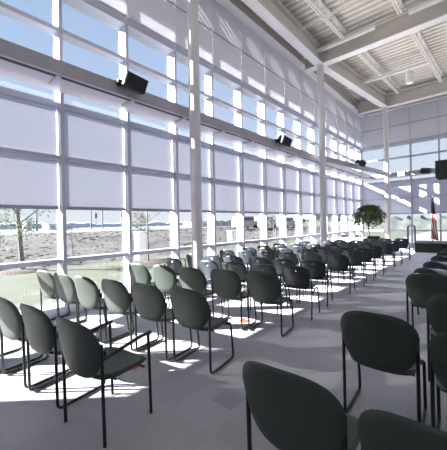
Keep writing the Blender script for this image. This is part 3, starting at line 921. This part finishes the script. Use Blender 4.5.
t = empty('potted_ficus', (-4.15, 15.0, 0)); tag(t, 'tall bushy green ficus tree standing near the far corner of the glass', 'plant')
rd = random.Random(3)
MB().lathe([(0.16, 0), (0.20, 0.02), (0.25, 0.42), (0.26, 0.45), (0.23, 0.45), (0.22, 0.40)], 28).build('pot', 'pot_dark', t, smooth=True)
MB().lathe([(0.02, 0.41), (0.222, 0.405)], 20).build('soil', 'soil', t)
tr = MB(); tr.tube([(0, 0, 0.38), (0.02, 0.01, 0.9), (-0.01, 0.0, 1.3)], 0.03, 10, radii=[0.035, 0.03, 0.028])
for k in range(9):
    a = k * 0.75; l = rd.uniform(0.35, 0.6)
    tr.tube([(-0.01, 0, 1.2 + 0.02 * k), (0.35 * l * math.cos(a), 0.35 * l * math.sin(a), 1.55 + 0.05 * rd.random()), (l * math.cos(a), l * math.sin(a), 1.75 + 0.3 * rd.random())], 0.014, 6, radii=[0.018, 0.012, 0.006])
tr.build('trunk', 'bark', t, smooth=True)
lv = MB()
leaf_cloud(lv, (0, 0, 1.90), (0.60, 0.60, 0.40), 1050, 0.11, rd)
for k in range(13):
    a = k * 2 * math.pi / 13 + rd.uniform(-0.2, 0.2); q = rd.uniform(0.42, 0.66)
    leaf_cloud(lv, (q * math.cos(a), q * math.sin(a), 1.62 + rd.uniform(-0.18, 0.14)), (0.22, 0.22, 0.28), 75, 0.11, rd)
for k in range(6):
    a = k * 1.05; q = rd.uniform(0.1, 0.35)
    leaf_cloud(lv, (q * math.cos(a), q * math.sin(a), 2.13), (0.3, 0.3, 0.14), 130, 0.11, rd)
lv.build('foliage', 'leaf_green', t)

# ------------------------------------------------------------------ outdoors
GZ = -0.15
g = MB()
g.box(-13.6, -14, GZ - 0.2, XW - 0.36, 60, GZ); struct(g.build('ground_lawn', 'lawn'), 'pale green lawn outside the long glass wall', 'lawn')
g = MB().box(XW - 0.36, YE + 0.36, GZ - 0.2, 60, 62, GZ).build('ground_paving', 'paving'); struct(g, 'pale paved yard outside the end glass wall', 'paving')
# rising bank with rough brush
rd = random.Random(11)
bk = MB(); nx, ny = 26, 90
def bank_z(x, y):
    s = min(1, max(0, (-13.4 - x) / 18)); s = s * s * (3 - 2 * s)
    return GZ + 0.95 * s + 0.05 * math.sin(x * 1.3 + y * 0.7) * min(1, (-13.4 - x) / 2)
for i in range(nx + 1):
    for j in range(ny + 1):
        x = -13.4 - 23 * i / nx; y = -30 + 130 * j / ny; bk.v.append((x, y, bank_z(x, y) + 0.01))
for i in range(nx):
    for j in range(ny):
        b = i * (ny + 1) + j; bk.f.append((b, b + 1, b + ny + 2, b + ny + 1))
struct(bk.build('ground_bank', 'brush_ground', smooth=True), 'rough brown bank rising beyond the lawn', 'bank')
for m_, n_, lab, nm in (('brush_dry', 2600, 'dry brown brush covering the bank', 'brush'), ('brush_green', 1800, 'green weeds growing between the dry brush of the bank', 'weeds')):
    b = MB()
    cl_ = [(rd.uniform(-14.0, -34), rd.uniform(0, 50)) for _ in range(60)]
    for _ in range(n_):
        if m_ == 'brush_green':
            c = rd.choice(cl_); x = min(-13.9, c[0] + rd.gauss(0, 0.8)); y = c[1] + rd.gauss(0, 1.6)
        else:
            x = -13.5 - 21 * rd.random() ** 1.2; y = rd.uniform(-2, 54)
        z = bank_z(x, y); h = rd.uniform(0.03, 0.09) * (1 + 0.02 * (-13 - x)); a = rd.uniform(0, math.pi); ww = h * rd.uniform(0.8, 2.2)
        dx, dy = math.cos(a) * ww, math.sin(a) * ww; lx, ly = rd.uniform(-0.1, 0.1), rd.uniform(-0.1, 0.1)
        b.quad((x - dx, y - dy, z - 0.02), (x + dx, y + dy, z - 0.02), (x + dx * 0.5 + lx, y + dy * 0.5 + ly, z + h), (x - dx * 0.9 + lx, y - dy * 0.9 + ly, z + h * 0.6))
    tag(b.build(nm, m_), lab, 'brush', None, 'stuff')
g = MB().box(-140, -60, 0.55, -36.3, 240, 0.82).build('road_surface', 'road'); struct(g, 'pale road and car park beyond the bank', 'road')

# far tree lines and low skyline
def far_ridge(name, p0, p1, hmin, hmax, n, label, m, seed, deep=4.0):
    q = random.Random(seed); mb = MB(); p0, p1 = Vector(p0), Vector(p1)
    d = (p1 - p0); nrm = Vector((-d.y, d.x, 0)).normalized()
    h = [q.uniform(hmin, hmax) for _ in range(n + 1)]
    for i in range(n + 1):
        c = p0 + d * i / n
        for s, k in ((-1, 0), (-0.6, 0.8), (0, 1.0), (0.6, 0.8), (1, 0)):
            mb.v.append(tuple(c + nrm * (s * deep / 2) + Vector((0, 0, h[i] * k))))
    for i in range(n):
        for k in range(4):
            b = i * 5 + k; mb.f.append((b, b + 1, b + 6, b + 5))
    o = mb.build(name, m, smooth=True); tag(o, label, 'trees', None, 'stuff'); return o
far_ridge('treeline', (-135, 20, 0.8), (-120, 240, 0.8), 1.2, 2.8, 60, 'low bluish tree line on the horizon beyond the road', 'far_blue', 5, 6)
far_ridge('treeline', (-70, 62, GZ), (30, 58, GZ), 1.7, 2.7, 150, 'hazy pale green tree line beyond the paved yard', 'leaf_distant', 6, 5)

def far_building(x, y, z, lx, ly, h, label, nwin):
    t = empty('building', (x, y, z)); tag(t, label, 'building')
    MB().box(-lx / 2, -ly / 2, 0, lx / 2, ly / 2, h).build('wall', 'building_white', t)
    MB().box(-lx / 2 - 0.2, -ly / 2 - 0.2, h, lx / 2 + 0.2, ly / 2 + 0.2, h + 0.15).build('roof', 'hem_grey', t)
    for i in range(nwin):
        yy = -ly / 2 + ly * (i + 0.5) / nwin
        MB().box(lx / 2 - 0.02, yy - ly / nwin * 0.28, h * 0.40, lx / 2 + 0.04, yy + ly / nwin * 0.28, h * 0.75).build('window', 'building_window', t)
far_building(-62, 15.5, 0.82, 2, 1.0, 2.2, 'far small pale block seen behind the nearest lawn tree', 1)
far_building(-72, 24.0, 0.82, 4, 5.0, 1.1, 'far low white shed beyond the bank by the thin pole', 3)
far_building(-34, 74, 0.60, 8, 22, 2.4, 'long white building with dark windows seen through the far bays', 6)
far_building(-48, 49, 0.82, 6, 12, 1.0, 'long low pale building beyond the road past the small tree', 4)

def van(x, y, z, rz, label):
    t = empty('van', (x, y, z), rz); tag(t, label, 'van', 'white vans parked outside')
    MB().box(-1.9, -0.85, 0.3, 1.9, 0.85, 1.15).build('body', 'vehicle_white', t, bevel=0.12)
    MB().box(-1.7, -0.80, 1.1, 1.2, 0.80, 1.85).build('cabin', 'vehicle_white', t, bevel=0.15)
    for s in (-1, 1): 
        MB().box(-1.5, s * 0.815 - 0.01, 1.2, 1.0, s * 0.815 + 0.01, 1.65).build('window', 'vehicle_glass', t)
        for xx in (-1.2, 1.25): MB().lathe([(0.32, -0.1), (0.32, 0.1)], 18).build('wheel', 'tyre', t, loc=(xx, s * 0.78, 0.32), rot=(R(90), 0, 0))
for x, y, lab in ((-26, 33.6, 'white van parked outside, leftmost of the three beyond the brush'), (-26, 38.8, 'white van parked outside, middle of the three beyond the brush'), (-26, 45.5, 'white van parked outside, rightmost of the three beyond the brush')):
    van(x, y, bank_z(x, y) + 0.02, R(82), lab)

def sign(x, y, z, h, label):
    t = empty('road_sign', (x, y, z)); tag(t, label, 'sign', 'road signs beyond the bank')
    MB().tube([(0, 0, 0), (0, 0, h)], 0.07, 8).build('pole', 'pole_grey', t)
    MB().box(-0.06, -0.3, h - 1.3, 0.08, 0.3, h - 0.3).build('panel', 'sign_face', t)
sign(-60, 27.2, 0.82, 3.6, 'pale road sign on a post beyond the bank, left of the pair')
sign(-60, 33.0, 0.82, 3.8, 'pale road sign on a post beyond the bank, right of the pair')
for x, y, h, lab in ((-60, 28.6, 9.0, 'tall dark lamp post beside the left road sign'), (-60, 16.5, 9.0, 'tall dark lamp post beyond the bank near the lawn tree'), (-60, 26.2, 8.0, 'thin pale lamp post left of the road signs')):
    t = empty('lamp_post', (x, y, 0.82)); tag(t, lab, 'lamp post', 'lamp posts by the road')
    MB().tube([(0, 0, 0), (0, 0, h)], 0.10, 8, radii=[0.16, 0.09]).build('pole', 'pole_grey', t)
    MB().box(-0.1, -0.5, h - 0.1, 0.1, 0.5, h + 0.06).build('lamp', 'pole_grey', t)

def young_tree(x, y, h, crown, n, label, seed, leaf='leaf_pale', lean=0.1, r0=0.06, mul=True):
    q = random.Random(seed)
    z = GZ if x > -13.5 else bank_z(x, y)
    t = empty('young_tree', (x, y, z)); tag(t, label, 'tree', 'young trees outside the windows')
    tr = MB(); tr.tube([(0, 0, -0.05), (lean * 0.3, lean * 0.2, h * 0.4), (lean, lean * 0.5, h)], r0, 8, radii=[r0, r0 * 0.8, r0 * 0.35])
    tips = []
    for k in range(16):
        s = 0.30 + 0.68 * k / 16; a = k * 2.4; l = crown * q.uniform(0.6, 1.05) * (1.15 - 0.6 * abs(s - 0.6))
        b = Vector((lean * s, lean * s * 0.5, h * s)); e_ = b + Vector((l * math.cos(a), l * math.sin(a), l * q.uniform(0.3, 0.8)))
        tr.tube([b, (b + e_) / 2 + Vector((0, 0, 0.06)), e_], 0.01, 5, radii=[r0 * 0.3, r0 * 0.2, 0.006]); tips.append((b, e_))
        for _ in range(3):
            f_ = b.lerp(e_, q.uniform(0.4, 1)); g_ = f_ + Vector((q.uniform(-1, 1), q.uniform(-1, 1), q.uniform(0, 1))) * crown * 0.35
            tr.tube([f_, g_], 0.006, 4, radii=[0.008, 0.004])
    tr.build('trunk', 'bark_grey', t, smooth=True)
    if n:
        lv = MB()
        for b, e_ in tips:
            for _ in range(2):
                leaf_cloud(lv, b.lerp(e_, q.uniform(0.5, 1.05)), (crown * 0.32,) * 3, n // 32, 0.10, q)
        lv.build('foliage', leaf, t)
    if mul:
        mo = MB(); mo.lathe([(0.85, 0.0), (0.72, 0.05), (0.4, 0.08), (0.05, 0.09)], 24)
        o = mo.build('mulch_ring', 'mulch', None, smooth=True, loc=(x, y, z)); 
        tag(o, 'ring of dark mulch round the ' + ('nearest' if y < 5 else 'second') + ' lawn tree', 'mulch')
young_tree(-13.3, 3.15, 4.2, 1.1, 1700, 'slim lawn tree with thin pale leaves outside the nearest window', 21, r0=0.10, lean=-0.35)
young_tree(-11.3, 7.45, 3.2, 0.75, 0, 'bare young tree with a dark trunk beside the white cabinet', 22, lean=0.0, r0=0.05)
young_tree(-20.0, 12.6, 2.1, 0.7, 900, 'small leafy green tree standing on the bank behind the white cabinet', 23, mul=False, lean=0.0)
young_tree(-14.6, 5.5, 1.9, 0.35, 0, 'pale bare sapling at the foot of the bank in the second window', 24, mul=False, lean=-0.1, r0=0.025)
young_tree(-16.5, 2.6, 1.6, 0.7, 500, 'low pale bush on the bank behind the nearest lawn tree', 25, mul=False, lean=0.0, r0=0.03)
young_tree(-17.0, 27.0, 2.4, 0.9, 500, 'young pale tree on the bank seen through the middle bays', 26, mul=False, lean=0.0, r0=0.05)
young_tree(-16.0, 33.0, 2.2, 0.9, 500, 'young pale tree on the bank seen through the far bays', 27, mul=False, lean=0.0, r0=0.05)

def cabinet(x, y, h, w_, label):
    z = GZ if x > -13.5 else bank_z(x, y)
    t = empty('utility_cabinet', (x, y, z)); tag(t, label, 'cabinet', 'white cabinets on the lawn')
    MB().box(-w_ / 2, -w_ / 2, 0, w_ / 2, w_ / 2, h).build('body', 'white_plastic', t, bevel=0.02)
    MB().box(-w_ / 2 - 0.03, -w_ / 2 - 0.03, h, w_ / 2 + 0.03, w_ / 2 + 0.03, h + 0.04).build('lid', 'white_plastic', t, bevel=0.01)
cabinet(-12.4, 7.75, 1.35, 0.40, 'white utility cabinet standing on the lawn beside the bare tree')
cabinet(-15.5, 18.2, 1.05, 0.5, 'white utility cabinet on the bank just past the near column')
